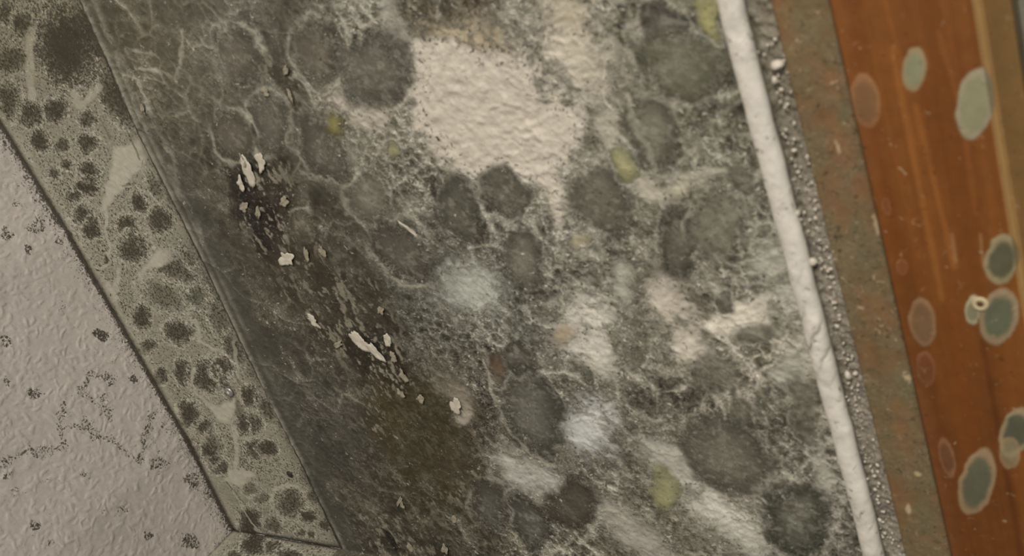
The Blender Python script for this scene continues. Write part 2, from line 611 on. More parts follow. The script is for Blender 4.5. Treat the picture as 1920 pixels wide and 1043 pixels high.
# bare or fuzzy pale areas: ellipse, colour, softness
PALES = [
    ((672, 196, 62, 30, 35), (172, 163, 150), 0.6), ((1100, 612, 66, 62, 30), (186, 181, 169), 0.55), ((1128, 668, 30, 46, -25), (182, 177, 166), 0.5),
    ((1264, 572, 36, 62, -10), (176, 168, 154), 0.5), ((1392, 586, 62, 32, -12), (188, 181, 166), 0.45), ((1304, 644, 40, 30, 30), (178, 171, 157), 0.5),
    ((1110, 808, 42, 54, -30), (178, 179, 174), 0.55), ((990, 888, 54, 34, 30), (160, 158, 150), 0.6), ((1350, 960, 112, 34, 36), (180, 177, 166), 0.5),
    ((1255, 872, 60, 28, 36), (160, 157, 147), 0.7), ((872, 540, 54, 46, 30), (160, 162, 153), 0.7), ((1300, 346, 78, 16, -12), (166, 160, 142), 0.7),
    ((740, 70, 20, 74, -5), (136, 132, 122), 0.5), ((1080, 118, 66, 70, 0), (170, 163, 147), 0.7), ((1200, 1000, 90, 24, 38), (150, 146, 136), 0.7),
    ((1460, 560, 24, 60, -15), (152, 150, 138), 0.7), ((1490, 690, 30, 50, -10), (150, 148, 134), 0.7), ((1170, 545, 30, 40, 0), (150, 148, 136), 0.7),
    ((1060, 40, 60, 26, 20), (160, 152, 134), 0.7), ((680, 225, 14, 26, -30), (150, 143, 130), 0.5), ((862, 770, 14, 26, 10), (150, 142, 128), 0.3),
    ((850, 730, 34, 20, 40), (118, 110, 96), 0.7), ((420, 118, 11, 34, -20), (140, 137, 126), 0.5), ((1550, 900, 14, 60, -12), (146, 143, 132), 0.7),
    ((1420, 200, 12, 40, -14), (146, 142, 126), 0.7), ((1140, 250, 24, 40, 0), (160, 155, 140), 0.7), ((1450, 480, 40, 40, -14), (146, 146, 132), 0.8),
    ((1210, 350, 20, 40, -40), (166, 160, 145), 0.7), ((880, 70, 60, 16, 5), (160, 148, 126), 0.8),
]
BARE = [(770, 86), (830, 84), (905, 96), (985, 92), (1010, 130), (1030, 180), (1064, 205), (1088, 236), (1072, 282), (1048, 322), (1052, 372),
        (1042, 424), (1022, 400), (1002, 345), (962, 318), (922, 312), (896, 338), (868, 336), (834, 312), (800, 262), (768, 214), (782, 150)]
# dark damp and peeled areas
DAMPS = [
    ((498, 378, 62, 112, -34), (40, 33, 23), 0.4, 0.85), ((480, 400, 40, 84, -34), (27, 22, 15), 0.4, 0.9), ((470, 330, 34, 44, 0), (32, 27, 19), 0.5, 0.7), ((536, 160, 26, 60, -20), (52, 46, 34), 0.5, 0.7),
    ((640, 590, 74, 120, -38), (54, 46, 34), 0.5, 0.7), ((704, 664, 52, 56, -30), (28, 23, 15), 0.45, 0.9), ((640, 560, 40, 70, -30), (42, 35, 25), 0.6, 0.7), ((790, 808, 90, 130, -30), (60, 52, 31), 0.6, 0.8),
    ((724, 770, 40, 70, -10), (62, 52, 30), 0.5, 0.8), ((910, 14, 62, 30, 0), (66, 52, 34), 0.6, 0.7), ((800, 24, 30, 30, 0), (84, 72, 52), 0.7, 0.6),
    ((868, 62, 60, 26, 8), (124, 110, 86), 0.7, 0.6), ((560, 480, 40, 26, 30), (58, 50, 38), 0.6, 0.6), ((1180, 1030, 60, 34, 30), (66, 58, 44), 0.5, 0.7),
    ((740, 1010, 110, 50, 25), (54, 48, 38), 0.7, 0.6), ((1302, 596, 30, 62, -8), (92, 82, 66), 0.5, 0.5), ((880, 900, 50, 90, -30), (66, 58, 42), 0.7, 0.6),
    ((620, 790, 60, 160, -32), (64, 63, 58), 0.6, 0.5), ((740, 700, 30, 30, 0), (40, 33, 23), 0.5, 0.7), ((596, 806, 5, 15, -25), (36, 34, 28), 0.4, 0.5), ((605, 846, 4, 13, -25), (36, 34, 28), 0.4, 0.5),
]


def build_window_wall():
    xs = axis_points(0.0, 0.42, 0.00058, None, 1.7)
    zs = axis_points(2.045, 2.40, 0.00058)
    X, Z = np.meshgrid(xs, zs)
    top = np.interp(X, D_X, D_Z)
    flat = np.stack([X, np.full_like(X, -0.0015), Z], -1)
    # wandering outlines
    wu = X + 0.0045 * fbm(X, Z, 0.03, 3, 101) + 0.0012 * fbm(X, Z, 0.006, 3, 102)
    wv = Z + 0.0045 * fbm(X, Z, 0.03, 3, 103) + 0.0012 * fbm(X, Z, 0.006, 3, 104)
    px0, py0 = proj(flat)
    px, py = proj(np.stack([wu, flat[..., 1], wv], -1))
    t = tone_at(px, py)
    right = sstep(640, 900, px0 - (py0 - 500) * 0.35)          # crusty webbed half against the smooth damp half
    # webs of mycelium
    f1, f2, cid = worley(wu, wv, 0.021, 7)
    g1, g2, gid = worley(wu + 0.001 * fbm(X, Z, 0.004, 2, 66), wv + 0.001 * fbm(X, Z, 0.004, 2, 67), 0.0065, 9)
    web = np.exp(-((f2 - f1) / 0.075) ** 1.2) * np.clip(0.5 + 0.9 * fbm(X, Z, 0.03, 3, 71), 0, 1)
    h1, h2, _ = worley(X + 0.003 * fbm(X, Z, 0.012, 3, 68), Z + 0.003 * fbm(X, Z, 0.012, 3, 69), 0.012, 11)
    web = np.maximum(web, 0.75 * np.exp(-((h2 - h1) / 0.08) ** 1.1) * np.clip(0.15 + 1.1 * fbm(X, Z, 0.035, 3, 70), 0, 1))
    small = np.exp(-((g2 - g1) / 0.16) ** 1.2) * np.clip(0.25 + 1.1 * fbm(X, Z, 0.045, 3, 72), 0, 1)
    n1 = fbm(X, Z, 0.012, 5, 73, 0.62)
    n2 = fbm(X, Z, 0.0032, 3, 74, 0.6)
    pit = sstep(0.42, 0.08, g1) * np.clip(0.4 + 0.9 * fbm(X, Z, 0.04, 2, 79), 0, 1)
    v = t - 8 + web * (46 + 20 * right) + small * (24 + 50 * right) - pit * (10 + 40 * right) + n1 * (12 + 12 * right) + n2 * (6 + 23 * right) + (cid - 0.5) * 10
    disc = sstep(0.52, 0.40, f1 + 0.05 * n1) * (cid > 0.3) * (0.35 + 0.65 * right)
    v = v - 20 * disc + 9 * sstep(0.3, 0.05, f1) * disc
    v = np.where(v > 92, 92 + (v - 92) * (1 + 0.35 * right), 92 + (v - 92) * (1 + 0.1 * right)) + 4 * right
    fleck = np.maximum(sstep(0.40, 0.52, fbm(X / 1.9, Z, 0.0046, 4, 81, 0.62)), sstep(0.55, 0.68, fbm(X / 1.6, Z, 0.0024, 3, 84, 0.6)))
    paint = ramp(v)
    warm = fbm(X, Z, 0.09, 2, 75)
    paint *= np.stack([1 + 0.03 * warm, np.ones_like(warm), 1 - 0.05 * warm], -1)
    L = right * (0.22 + 0.16 * web + 0.2 * small + 0.16 * n1) + (1 - right) * (0.05 + 0.2 * web * np.clip(0.5 + n1, 0, 1) + 0.10 * n1)
    Dk = right * (0.24 - 0.16 * n1) + (1 - right) * (0.14 - 0.08 * n1)
    crust = 0.45 + 0.4 * right
    relief = 0.00055 * (web + 0.8 * small) + 0.00028 * n1 + 0.00022 * n2 * (0.5 + right)

    # the green-blue cast of the crust in the middle, olive towards the window
    blue = np.exp(-(((px - 860) / 250) ** 2 + ((py - 560) / 230) ** 2)) + 0.8 * np.exp(-(((px - 1130) / 130) ** 2 + ((py - 790) / 120) ** 2))
    paint *= np.stack([1 - 0.10 * blue, np.ones_like(blue), 1 + 0.07 * blue], -1)
    oli = sstep(1080, 1300, px) * sstep(560, 250, py)
    paint *= np.stack([1 - 0.03 * oli, np.ones_like(oli), 1 - 0.10 * oli], -1)

    fk = 0.35 * fleck * (1 - right) * np.clip(0.2 + fbm(X, Z, 0.05, 2, 83), 0, 1)
    for e, col, soft, w in DAMPS:
        q = ellipse(px, py, e)
        a = w * sstep(1 + soft, 1 - soft, q + 0.35 * n1)
        paint = mix(paint, C(*col) * (1 + 0.25 * n2)[..., None], a)
        L = L * (1 - 0.75 * a)
        Dk = np.maximum(Dk, 0.3 * a)
        if w >= 0.55:
            fk = np.maximum(fk, fleck * a)
    fk = fk * (1 - 0.8 * sstep(1.15, 0.8, ellipse(px, py, (800, 820, 85, 110, -30))))
    paint = mix(paint, C(152, 145, 128), 0.75 * fk)
    relief = relief + 0.0003 * fk
    for e, col, soft in PALES:
        q = ellipse(px, py, e)
        a = sstep(1.15 + soft, 0.85 - soft, q + 0.34 * n1 + 0.26 * n2 - 0.25 * (web + small - 0.4))
        paint = mix(paint, C(*col) * (1.22 + 0.07 * n1 + 0.05 * n2)[..., None], 0.96 * a)
        rm = sstep(1.9, 1.3, q) * sstep(0.75, 1.1, q) * sstep(0.05, 0.55, n2 + 0.5 * n1 + 0.1)
        paint = mix(paint, C(90, 88, 75) * (1 + 0.15 * n1)[..., None], 0.6 * rm * (1 - a))
        Dk = np.maximum(Dk * (1 - a), 0.26 * sstep(1.7, 1.2, q) * sstep(0.7, 1.05, q))
        L = L * (1 - 0.8 * a)
    d = polygon(px, py, BARE) + 9 * n1 + 5 * n2
    a = sstep(14, -10, d)
    paint = mix(paint, C(190, 182, 168) * (1 + 0.05 * n1)[..., None], a)
    rm = sstep(46, 10, np.abs(d - 16)) * sstep(-6, 10, d) * right * sstep(0.0, 0.55, n2 + 0.5 * n1 + 0.1)
    paint = mix(paint, C(94, 90, 77) * (1 + 0.15 * n1)[..., None], 0.75 * rm)
    Dk = np.maximum(Dk * (1 - a), 0.24 * sstep(34, 14, np.abs(d)) * right)
    L = L * (1 - a)
    crust = crust * (1 - 0.6 * a)

    Q = []
    for e, cols, soft, label in COLONIES:
        q0 = ellipse(px, py, e)
        soft = min(0.5, soft + 0.04)
        q = q0 + 0.07 * n1 + 0.07 * n2
        a = sstep(1.0 + soft * 0.7, 1.0 - soft, q)
        cc = mix(C(*cols[0]) * 1.10, C(*cols[1]), sstep(0.2, 0.8, q + 0.12 * n1)) * (1 - 0.2 * sstep(0.55, 0.95, q))[..., None] * (1 + 0.12 * n1 + 0.10 * n2)[..., None]
        if cols[0][2] > 60 and cols not in (YELLOW, TAN):
            gr = sstep(0.50, 0.66, fbm(X, Z, 0.0026, 2, int(e[1]) + 7)) + 0.6 * sstep(0.06, 0.0, np.abs(fbm(X, Z, 0.018, 3, int(e[0]) + 9))) * sstep(0.0, 0.4, n1)
            cc = mix(cc, C(146, 143, 130), 0.28 * np.clip(gr, 0, 1))
        ring = np.exp(-((q - 1.12) / 0.09) ** 2) * np.clip(0.35 + 0.9 * fbm(X, Z, 0.02, 2, int(e[0])), 0, 1)
        paint = mix(paint, C(172, 168, 154), 0.6 * ring)
        k = 0.95 if soft < 0.33 else 0.82
        paint = mix(paint, cc, k * a)
        L = np.clip(L * (1 - a) + a * (0.05 + 0.08 * n1 + 0.08 * sstep(0.6, 0.95, q)), 0, 1)
        Dk = Dk * (1 - 0.55 * a)
        relief = relief * (1 - 0.55 * a) + 0.0003 * ring
        Q.append(q0 + 0.04 * n1)

    # thread-like white rims the photo shows
    for pts, w in [([(900, 660), (930, 770), (985, 840), (1030, 870)], 5), ([(752, 410), (782, 432), (800, 446)], 3), ([(1180, 170), (1195, 215), (1240, 330)], 8),
                   ([(1240, 330), (1300, 345), (1360, 335)], 10), ([(1190, 60), (1180, 150), (1270, 190), (1380, 175)], 6),
                   ([(300, 110), (240, 90), (260, 130), (330, 150), (345, 60)], 5), ([(640, 150), (600, 190), (560, 150)], 5), ([(1330, 240), (1390, 180)], 6),
                   ([(380, 470), (330, 300), (270, 180), (205, 60)], 6)]:
        dd = polyline(px, py, pts) + 2.5 * n2
        a = sstep(w, w * 0.35, dd) * np.clip(0.6 + 0.6 * n1, 0, 1)
        paint = mix(paint, C(160, 155, 140), 0.75 * a)
        relief = relief + 0.0003 * a

    for pts, w in [([(462, 402), (480, 428), (500, 455), (520, 472)], 4), ([(630, 1008), (646, 1022)], 5), ([(735, 1005), (756, 1028)], 6)]:
        paint = mix(paint, C(24, 20, 14), 0.9 * sstep(w, w * 0.4, polyline(px, py, pts)))

    # folded upper edge of the wallpaper
    s = top - Z
    fold = np.exp(-((s - 0.0048 - 0.001 * fbm(X, Z, 0.05, 2, 91)) / 0.0015) ** 2) + 0.7 * np.exp(-((s - 0.0112 - 0.002 * fbm(X, Z, 0.06, 2, 92)) / 0.0019) ** 2) * sstep(0.05, 0.3, X)
    relief = relief + 0.0011 * fold
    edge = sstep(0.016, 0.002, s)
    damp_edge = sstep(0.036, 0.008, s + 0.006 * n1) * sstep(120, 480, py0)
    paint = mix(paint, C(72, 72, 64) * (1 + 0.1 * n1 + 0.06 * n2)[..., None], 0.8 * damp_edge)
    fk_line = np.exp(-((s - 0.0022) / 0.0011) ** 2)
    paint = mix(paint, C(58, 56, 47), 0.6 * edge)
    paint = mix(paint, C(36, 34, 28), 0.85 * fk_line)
    paint = mix(paint, C(146, 142, 128), 0.72 * np.clip(fold, 0, 1) * np.clip(0.7 + 0.7 * n1, 0, 1))
    L = L * (1 - 0.8 * np.maximum(edge, damp_edge))

    H = relief + chips(X, Z, xs, zs, 30000, 12, 0.00036) * (0.55 + 0.45 * sstep(14, -10, d))
    lift = sstep(-0.0003, 0.0016, s)                     # drops behind the band above
    Yf = 0.003 - (0.0045 + H) * lift
    specks = np.stack([np.clip(L, 0, 1), np.clip(Dk, 0, 1), np.clip(crust, 0, 1)], -1)
    base = np.stack([X, Yf, Z], -1)
    at_ = {'paint': paint, 'specks': specks}
    o = from_quads('wall_window', base.reshape(-1, 3), grid_faces(*X.shape), at_, MAT_WALL)
    tag(o, 'textured wallpaper wall overgrown with grey and black mould', 'wall', kind='structure')
    for (e, cols, soft, label), q in zip(COLONIES, Q):
        kind = 'yellow mould spots on the textured wall' if cols in (YELLOW, TAN) or cols[0][2] < cols[0][0] - 25 else 'mould discs on the textured wall'
        raised_patch('mould_colony', label, False, q / (1.0 + soft * 0.3), base, np.array([0, -1.0, 0]), 0.0007, at_, MAT_WALL, kind)


build_window_wall()

# ------------------------------------------------------------------ smooth bands under the ceiling
BAND_SPOTS = [
    ((130, 85, 58, 74, -10), 0.95, 'largest blackish mould blot at the top of the band'), ((42, 42, 20, 24, 0), 0.75, 'dark mould blot in the top left corner of the band'),
    ((12, 20, 18, 26, 0), 0.7, None), ((22, 112, 30, 28, 0), 0.7, None), ((18, 190, 24, 34, 0), 0.72, None), ((58, 212, 24, 24, 0), 0.8, 'dark blot against the ceiling joint at upper left'),
    ((104, 203, 22, 24, 0), 0.85, 'round dark blot below the largest blot on the band'), ((76, 264, 17, 22, -20), 0.85, 'slim dark blot left of the fine crack in the band'),
    ((117, 272, 13, 15, 0), 0.75, None), ((165, 224, 16, 15, 0), 0.7, None), ((165, 268, 19, 20, 0), 0.8, 'dark blot to the upper left of the bare streak'),
    ((101, 322, 12, 12, 0), 0.72, None), ((124, 310, 11, 11, 0), 0.72, None), ((165, 320, 19, 22, 0), 0.86, 'dark blot touching the left side of the bare streak'),
    ((160, 350, 24, 20, 0), 0.86, 'dark blot merging below the one beside the bare streak'), ((139, 368, 15, 12, 0), 0.8, None), ((154, 404, 18, 20, 0), 0.86, None),
    ((170, 430, 18, 21, -20), 0.86, 'dark blot beside the ceiling joint under the bare streak'), ((235, 422, 19, 20, 0), 0.88, 'round dark blot below the bare streak'),
    ((264, 380, 14, 24, -15), 0.85, 'slim dark blot right of the bare streak'), ((300, 415, 22, 24, 0), 0.8, 'grey blot between the bare streak and the wallpaper edge'),
    ((248, 465, 30, 30, 0), 0.75, 'broad speckled blot left of the second bare streak'), ((205, 486, 12, 13, 0), 0.7, None), ((258, 303, 9, 11, 0), 0.75, 'tiny grey blot at the head of the bare streak'),
    ((215, 185, 22, 60, -25), 0.7, 'long dark blot along the wallpaper edge near the top'), ((325, 505, 46, 22, 25), 0.68, 'grey-green blot below the second bare streak'),
    ((310, 555, 50, 30, 20), 0.55, None), ((265, 595, 18, 24, 0), 0.78, 'dark blot in the middle of the band near the ceiling'), ((335, 622, 28, 24, 0), 0.76, 'dark blot in the middle of the band beside white threads'),
    ((275, 650, 17, 15, 0), 0.7, None), ((300, 705, 15, 16, 0), 0.76, None), ((345, 695, 17, 24, 0), 0.8, 'small dark blot left of the blot ringed by pale threads'),
    ((394, 706, 34, 34, 0), 0.76, 'broad dark blot ringed by pale threads'), ((416, 690, 20, 24, 0), 0.8, None), ((355, 775, 20, 26, -20), 0.84, 'dark blot touching the ceiling joint low on the band'),
    ((384, 800, 20, 15, 0), 0.74, None), ((362, 832, 22, 16, 20), 0.78, None), ((382, 850, 26, 20, 20), 0.8, 'stippled dark blot at the ceiling joint above the corner'),
    ((408, 872, 26, 14, 20), 0.8, None), ((468, 745, 16, 22, -20), 0.84, 'dark blot between the pale pin and the wallpaper edge'), ((465, 800, 26, 20, 0), 0.76, None),
    ((480, 842, 24, 20, 0), 0.8, 'dark blot left of the wallpaper edge above the nail hole'), ((503, 842, 18, 14, 0), 0.8, None), ((400, 838, 20, 30, 0), 0.6, None),
    ((468, 978, 20, 28, -15), 0.88, 'dark blot standing on the corner joint'), ((543, 945, 30, 28, 0), 0.66, 'speckled round blot near the bottom of the band'),
    ((580, 968, 16, 15, 20), 0.88, 'small black blot by the wallpaper edge at the bottom'), ((512, 985, 18, 15, 0), 0.62, None), ((565, 1000, 12, 9, 0), 0.7, None),
    ((583, 1004, 9, 8, 0), 0.7, None), ((590, 930, 20, 16, 0), 0.6, None), ((490, 935, 14, 14, 0), 0.55, None), ((610, 985, 10, 12, 0), 0.75, None), ((470, 920, 16, 12, 0), 0.5, None),
    ((440, 760, 12, 60, -25), 0.45, None), ((370, 560, 30, 20, 20), 0.6, None), ((410, 600, 20, 40, -25), 0.6, None), ((440, 655, 14, 34, -28), 0.66, None), ((500, 770, 14, 30, -28), 0.66, None),
    ((290, 350, 12, 30, -28), 0.6, None), ((350, 480, 10, 24, -28), 0.6, None),
]
BAND_BARE = [
    [(218, 278), (240, 276), (262, 272), (270, 292), (266, 312), (246, 326), (232, 350), (206, 380), (190, 396), (200, 360), (206, 330), (212, 300)],
    [(346, 466), (330, 472), (322, 462), (300, 470), (286, 484), (268, 506), (296, 502), (318, 486), (338, 480)],
    [(388, 756), (410, 764), (438, 748), (434, 772), (428, 792), (412, 786), (404, 772)],
    [(430, 878), (444, 880), (452, 884), (474, 892), (462, 902), (450, 912), (436, 904), (420, 906)],
]


def band_fields(X, Zr, px, py, seed, spots, bares, dens):
    n1 = fbm(X, Zr, 0.012, 5, seed + 1, 0.6)
    n2 = fbm(X, Zr, 0.003, 3, seed + 2, 0.6)
    n3 = fbm(X, Zr, 0.05, 2, seed + 3)
    paint = C(142, 138, 123) * (1 + 0.10 * n1 + 0.05 * n2 + 0.07 * n3)[..., None]
    D = dens + 0.12 * n1 + 0.06 * n3
    L = np.clip(0.22 + 0.1 * n1, 0, 1)
    Q = []
    for e, w, label in spots:
        q = ellipse(px, py, e) + 0.16 * n2 + 0.12 * n1
        core = sstep(1.0, 0.4, q)
        halo = sstep(2.0, 0.75, q)
        D = np.maximum(D, 0.72 * halo * w)
        paint = mix(paint, C(66, 62, 51) * (1 + 0.1 * n1)[..., None], core * w * 0.95)
        L = L * (1 - core * 0.9)
        L = np.maximum(L, 0.5 * np.exp(-((q - 1.15) / 0.25) ** 2))
        Q.append(q)
    for pts in bares:
        d = polygon(px, py, pts) + 2 * n1
        a = sstep(6, -3, d)
        paint = mix(paint, C(168, 163, 148), a)
        D = D * (1 - a)
        L = L * (1 - a)
    return paint, D, L, n1, n2, Q


def build_band():
    xs = axis_points(0.0, 0.40, 0.0006, None, 1.7)
    ss = np.linspace(0, 1, 210)
    X, T = np.meshgrid(xs, ss)
    z0 = np.interp(X, D_X, D_Z) - 0.002
    Z = z0 + (2.502 - z0) * T
    flat = np.stack([X, np.zeros_like(X), Z], -1)
    px0, py0 = proj(flat)
    px, py = px0 + 4 * fbm(X, Z, 0.01, 3, 205), py0 + 4 * fbm(X, Z, 0.01, 3, 206)
    paint, D, L, n1, n2, Q = band_fields(X, Z, px, py, 200, BAND_SPOTS, BAND_BARE, 0.37)
    far = sstep(0.385, 0.43, X)
    b1, b2, bc = worley(X + 0.003 * n1, Z + 0.003 * n2, 0.019, 61)
    bl = sstep(0.5, 0.2, b1) * (bc > 0.25) * far
    paint = mix(paint, C(66, 62, 51), 0.85 * bl)
    D = np.maximum(D, 0.62 * sstep(0.75, 0.3, b1) * far)
    # pale thread lines between the blots
    for pts, w in [([(196, 395), (200, 450), (212, 490), (190, 505)], 4), ([(365, 600), (375, 630), (372, 640), (400, 655), (420, 660)], 3.5), ([(366, 690), (362, 735), (388, 758)], 3.5),
                   ([(440, 640), (446, 690), (442, 715)], 4), ([(440, 800), (442, 845), (446, 885)], 5), ([(505, 940), (512, 920), (540, 910), (560, 916)], 3),
                   ([(60, 60), (55, 120), (60, 180)], 9), ([(135, 175), (150, 200), (185, 165)], 9), ([(440, 885), (430, 905), (470, 985), (500, 1005)], 2.0), ([(270, 505), (262, 520)], 6),
                   ([(225, 505), (215, 560), (205, 530)], 6)]:
        a = sstep(w, w * 0.4, polyline(px, py, pts) + 1.0 * n2)
        paint = mix(paint, C(164, 160, 146), 0.8 * a)
        D = D * (1 - 0.8 * a)
    # fine cracks
    crack = np.zeros_like(X)
    for pts in [[(72, 225), (100, 275), (135, 335)], [(340, 520), (385, 590), (425, 670), (455, 735)], [(180, 210), (205, 262)], [(425, 905), (460, 950), (497, 1000)],
                [(235, 240), (262, 300)], [(540, 930), (560, 970)], [(230, 350), (250, 345)]]:
        crack = np.maximum(crack, sstep(2.2, 0.6, polyline(px0 + 1.2 * n1, py0, pts)))
    paint = mix(paint, C(78, 73, 61), 0.75 * crack)
    # dirty line in the joint with the ceiling, a paler lip beside it
    c = 2.5 + sag(X) - Z
    lip = np.exp(-((c - 0.007) / 0.0035) ** 2)
    paint = mix(paint, C(146, 139, 124), 0.6 * lip * np.clip(0.7 + 0.8 * n1, 0, 1))
    D = D * (1 - 0.5 * lip)
    jn = np.exp(-(np.clip(c, 0, 1) / (0.0034 + 0.0006 * n1)) ** 2)
    paint = mix(paint, C(52, 45, 35), 0.9 * jn)
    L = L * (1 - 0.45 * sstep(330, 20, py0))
    # corner joint
    cj = np.exp(-(X / (0.003 + 0.0006 * n1)) ** 2)
    paint = mix(paint, C(26, 23, 18), 0.97 * cj)
    L = L * (1 - np.maximum(cj, jn))
    # darker against the wallpaper edge, darker and browner towards the upper end
    g = np.exp(-((Z - z0) / 0.0075) ** 1.6)
    paint = mix(paint, C(58, 56, 47), 0.9 * g * np.clip(0.75 + 0.6 * n1, 0, 1))
    L = L * (1 - 0.7 * g)
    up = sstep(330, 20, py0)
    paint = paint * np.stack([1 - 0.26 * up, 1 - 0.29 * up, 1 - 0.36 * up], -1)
    paint = mix(paint, C(70, 68, 58), 0.35 * sstep(0.04, 0.0, Z - z0) * sstep(420, 620, py0) * sstep(760, 640, py0))
    gr = sstep(1.3, 0.5, ellipse(px, py, (375, 540, 40, 110, -30)))
    paint = mix(paint, C(104, 107, 94) * (1 + 0.12 * n1)[..., None], 0.65 * gr)
    D = np.maximum(D, 0.46 * gr)
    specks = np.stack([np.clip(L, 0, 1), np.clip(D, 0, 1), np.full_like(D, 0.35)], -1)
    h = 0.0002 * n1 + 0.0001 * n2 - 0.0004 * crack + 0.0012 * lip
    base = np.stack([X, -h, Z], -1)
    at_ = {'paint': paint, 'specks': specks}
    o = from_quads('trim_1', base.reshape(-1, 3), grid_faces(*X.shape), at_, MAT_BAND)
    tag(o, 'smooth plaster band between ceiling and wallpaper covered in dark mould blots', 'wall band', kind='structure')
    for (e, w, label), q in zip(BAND_SPOTS, Q):
        if label:
            raised_patch('mould_blot', label, False, q / 1.15, base, np.array([0, -1.0, 0]), 0.00035, at_, MAT_BAND, 'dark mould blots on the smooth band')


build_band()


def build_side_wall():
    """the adjoining wall: the same band under the ceiling, the same wallpaper below"""
    ys = axis_points(-0.10, 0.0, 0.0006, -1.7, None)
    ss = np.linspace(0, 1, 180)
    Y, T = np.meshgrid(ys, ss)
    z0 = 2.392 + 0 * Y
    Z = z0 + (2.502 - z0) * T
    flat = np.stack([0 * Y, Y, Z], -1)
    px0, py0 = proj(flat)
    px, py = px0 + 4 * fbm(Y, Z, 0.01, 3, 305), py0 + 4 * fbm(Y, Z, 0.01, 3, 306)
    spots = [((478, 1022, 26, 22, 0), 0.9, None), ((515, 1028, 16, 16, 0), 0.8, None), ((545, 1045, 26, 16, 10), 0.8, None), ((440, 1045, 20, 12, 0), 0.7, None), ((495, 1060, 30, 16, 0), 0.8, None)]
    r = np.random.RandomState(4)
    paint, D, L, n1, n2, Q = band_fields(Y, Z, px, py, 300, spots, [], 0.36)
    lip = np.exp(-((2.4985 - Z) / 0.006) ** 2)
    paint = mix(paint, C(148, 140, 126), 0.6 * lip)
    D = D * (1 - 0.7 * lip)
    thread = sstep(3, 1, polyline(px, py, [(497, 1018), (470, 1040), (455, 1060)]))
    paint = mix(paint, C(165, 160, 146), thread)
    cj = np.exp(-(Y / 0.0016) ** 2)
    paint = mix(paint, C(26, 23, 18), 0.97 * cj)
    L = L * (1 - cj)
    paint = mix(paint, C(52, 45, 35), 0.9 * np.exp(-((2.5 - Z) / 0.0016) ** 2))
    specks = np.stack([np.clip(L, 0, 1), np.clip(D, 0, 1), np.full_like(D, 0.35)], -1)
    base = np.stack([0.0002 * n1, Y, Z], -1)
    at_ = {'paint': paint, 'specks': specks}
    o = from_quads('trim_2', base.reshape(-1, 3), grid_faces(*Y.shape), at_, MAT_BAND)
    tag(o, 'smooth mouldy band on the adjoining wall at the room corner', 'wall band', kind='structure')

    ys = axis_points(-0.14, 0.0, 0.0012, -1.7, None)
    zs = axis_points(2.2, 2.3945, 0.0012, 0.9, None)
    Y, Z = np.meshgrid(ys, zs)
    n1, n2 = fbm(Y, Z, 0.012, 5, 401), fbm(Y, Z, 0.004, 3, 402)
    f1, f2, cid = worley(Y + 0.004 * n1, Z + 0.004 * n2, 0.02, 403)
    web = np.exp(-((f2 - f1) / 0.09) ** 1.3)
    paint = ramp(64 + 26 * web + 12 * n1 + 6 * n2)
    specks = np.stack([np.clip(0.1 + 0.1 * web, 0, 1), np.clip(0.12 + 0 * web, 0, 1), np.full_like(Y, 0.5)], -1)
    base = np.stack([0.0016 + 0.0004 * web + 0.0003 * n1, Y, Z], -1)
    o = from_quads('wall_side', base.reshape(-1, 3), grid_faces(*Y.shape), {'paint': paint, 'specks': specks}, MAT_WALL)
    tag(o, 'adjoining wall with mouldy grey wallpaper below the band', 'wall', kind='structure')


build_side_wall()
#@@PART3
# ------------------------------------------------------------------ window head: sealant, joint, frame, sash
def z_line(pts, y):
    return float(np.mean([at(px, py, 1, y)[2] for px, py in pts]))


L_BEAD0 = [(1335, 0), (1400, 220), (1455, 430), (1510, 620), (1570, 860), (1612, 1043)]
L_BEAD1 = [(1387, 0), (1442, 200), (1502, 430), (1560, 650), (1607, 840), (1648, 1043)]
L_FRAME = [(1450, 0), (1545, 400), (1620, 750), (1690, 1043)]
L_SASH = [(1560, 0), (1600, 200), (1640, 400), (1690, 640), (1750, 900)]
L_EDGE0 = [(1824, 0), (1856, 200), (1888, 400), (1906, 500)]
L_EDGE1 = [(1840, 0), (1872, 200), (1903, 400), (1918, 490)]
L_GASK = [(1893, 0), (1914, 120)]
WX0, WX1 = 0.0, 1.7
Y_FR, Y_SA, Y_RE = -0.0015, -0.0045, 0.0035


def profile(pts, step):
    """resample a (y, z) polyline"""
    out = [pts[0]]
    for a, b in zip(pts[:-1], pts[1:]):
        n = max(1, int(math.ceil(math.hypot(b[0] - a[0], b[1] - a[1]) / step)))
        out += [(a[0] + (b[0] - a[0]) * k / n, a[1] + (b[1] - a[1]) * k / n) for k in range(1, n + 1)]
    return np.array(out)


def swept(pts, xs, step):
    p = profile(pts, step)
    X = np.repeat(xs[None, :], len(p), 0)
    Y = np.repeat(p[:, :1], len(xs), 1)
    Z = np.repeat(p[:, 1:], len(xs), 1)
    return X, Y, Z


XS_WIN = axis_points(0.0, 0.36, 0.0006, None, WX1)


def empty(name, loc):
    o = bpy.data.objects.new(name, None)
    COL.objects.link(o)
    o.location = loc
    return o


